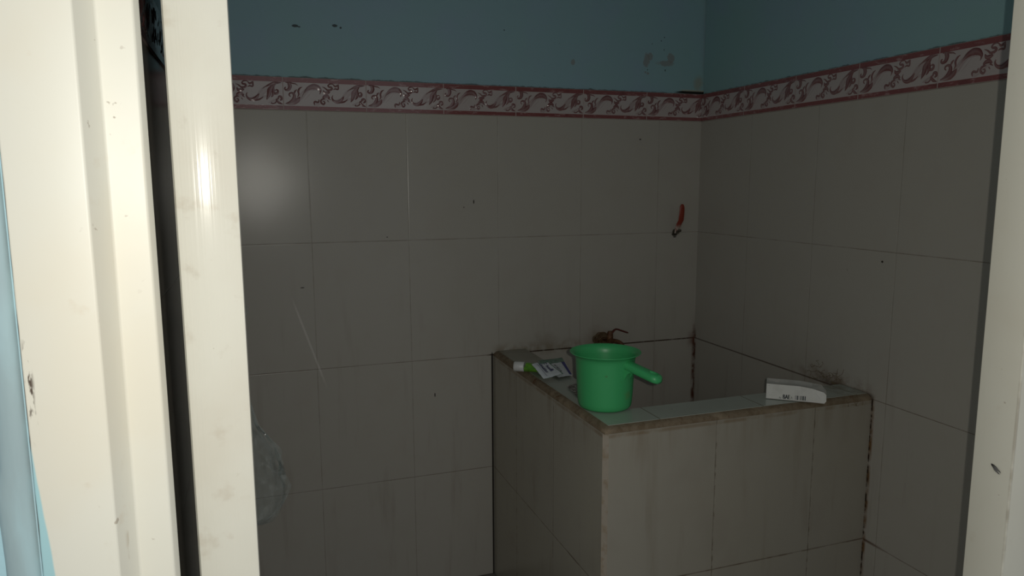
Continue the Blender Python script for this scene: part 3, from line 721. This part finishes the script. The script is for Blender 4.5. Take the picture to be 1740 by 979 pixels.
cl = [((-.0825, .989), .0075), ((-.0820, .998), .0075), ((-.0805, 1.006), .0085), ((-.0780, 1.017), .0092), ((-.0755, 1.028), .0092), ((-.0755, 1.045), .0090), ((-.0752, 1.060), .0086), ((-.0752, 1.068), .0080), ((-.0752, 1.0735), .0055), ((-.0752, 1.0755), .0015)]
yo = [-.013, -.014, -.015, -.018, -.024, -.027, -.028, -.028, -.028, -.028]
rings = []
for k, ((x, z), hw) in enumerate(cl):
    y = yo[k]; rings.append([(x-hw, y, z-.001), (x-hw*.8, y-.0018, z), (x+hw*.8, y-.0018, z), (x+hw, y, z-.001), (x+hw*.8, y+.0015, z), (x-hw*.8, y+.0015, z)])
loft(bm, rings); bmesh.ops.recalc_face_normals(bm, faces=bm.faces); obj('lever', bm, mred, vl, math.radians(60), 'red painted lever')

# ------------------------------------------------------------------ tap above the tank
mrt = Mat('rusty_tap', (.10, .045, .022), .6, .4, .3); mrt.mix(mrt.noise(80, 4).ss(.4, .65)*.7, (.20, .10, .045)); mrt.bump(mrt.noise(90, 3), .001, .6)
mdr = Mat('dark_red_lever', (.10, .022, .014), .5, .4)
mpl = Mat('pale_nozzle', (.45, .42, .36), .4, .4)
TX = -.318; tz = .688
tp_ = thing('water_tap', 'rusty tap wrapped in brown fibre on the back wall behind the dipper', 'tap', (TX, 0, tz))
bm = bmesh.new()
tube(bm, [(TX, .003, tz-.003), (TX, -.006, tz-.003)], .016, 20); tube(bm, [(TX, -.004, tz-.003), (TX, -.060, tz-.003)], .0085, 14)
tube(bm, [(TX, -.048, tz-.008), (TX, -.048, tz+.016), (TX, -.048, tz+.024)], [.0105, .009, .006], 14)
obj('tap_body', bm, mrt, tp_, math.radians(40))
bm = bmesh.new(); tube(bm, smoothpts([(TX, -.056, tz-.003), (TX+.008, -.078, tz-.001), (TX+.016, -.092, tz-.008), (TX+.020, -.096, tz-.022)], 5), .0065, 12); obj('spout', bm, mrt, tp_, True)
bm = bmesh.new(); tube(bm, [(TX+.020, -.096, tz-.018), (TX+.022, -.097, tz-.034)], .0050, 12); obj('nozzle', bm, mpl, tp_, math.radians(40), 'pale plastic nozzle tip')
bm = bmesh.new(); ctr = smoothpts([(TX-.006, -.048, tz+.018), (TX+.004, -.050, tz+.019), (TX+.013, -.050, tz+.027), (TX+.022, -.050, tz+.0285), (TX+.037, -.050, tz+.023), (TX+.058, -.050, tz+.0155)], 5)
tube(bm, ctr, [.0060]*8+[.0052]*(len(ctr)-8-2)+[.0042, .003], 10, .5); obj('lever', bm, mdr, tp_, True, 'dark red lever')
bm = bmesh.new(); rnd = random.Random(8)
mfi = Mat('brown_fibre', (.17, .125, .07), .9, .1); mfi.mix(mfi.noise(60, 3).ss(.4, .6)*.7, (.10, .05, .03))
for k in range(34):
    a0_ = rnd.uniform(0, 6.28); yy = rnd.uniform(-.055, -.012); r0 = rnd.uniform(.012, .024); sq = rnd.uniform(.6, 1.)
    tube(bm, [(TX-.016+math.cos(a)*r0*1.05+.0015*math.sin(a*3+k), yy+.006*math.sin(a+k), tz-.004+math.sin(a)*r0*sq) for a in [a0_+j*.42 for j in range(14)]], .0013, 5)
wr = obj('fibre_wrap', bm, mfi, tp_, True, 'tangled brown fibre wrap'); wr['kind'] = 'stuff'

# ------------------------------------------------------------------ insect on the right upright
mfly = Mat('insect_dark', (.03, .028, .026), .4, .5); mwing = Mat('insect_wing', (.16, .155, .15), .35, .5)
d = (R_*((1692-870)/1244.77)-U_*((794-489.5)/1244.77)+F_); t_ = (-.4957-CAM.x)/d.x; fp = CAM+d*t_
fly = thing('dead_fly', 'small dark insect stuck on the cream right door upright', 'insect', fp)
ax = Vector((0, -1, -.55)).normalized(); sd = Vector((0, -.55, 1)).normalized()
bm = bmesh.new(); rings = []
for t, r in ((-.0055, .0003), (-.0045, .0010), (-.003, .0014), (-.001, .0017), (.002, .0016), (.0045, .0009), (.006, .0002)):
    rings.append([fp+ax*t+sd*math.cos(a)*r+Vector((-1, 0, 0))*(.0014+math.sin(a)*r*.8) for a in [2*math.pi*k/10 for k in range(10)]])
loft(bm, rings); bmesh.ops.recalc_face_normals(bm, faces=bm.faces); obj('insect_body', bm, mfly, fly, True)
for s in (-1, 1):
    bm = bmesh.new(); A = [fp+ax*(-.002)+sd*.0006*s, fp+ax*.002+sd*.0024*s, fp+ax*.0075+sd*.0022*s, fp+ax*.0095+sd*.0009*s, fp+ax*.004+sd*.0001*s]
    loft(bm, [[q+Vector((-.0030, 0, 0)) for q in A], [q+Vector((-.0028, 0, 0)) for q in A]]); bmesh.ops.recalc_face_normals(bm, faces=bm.faces)
    obj('wing', bm, mwing, fly)
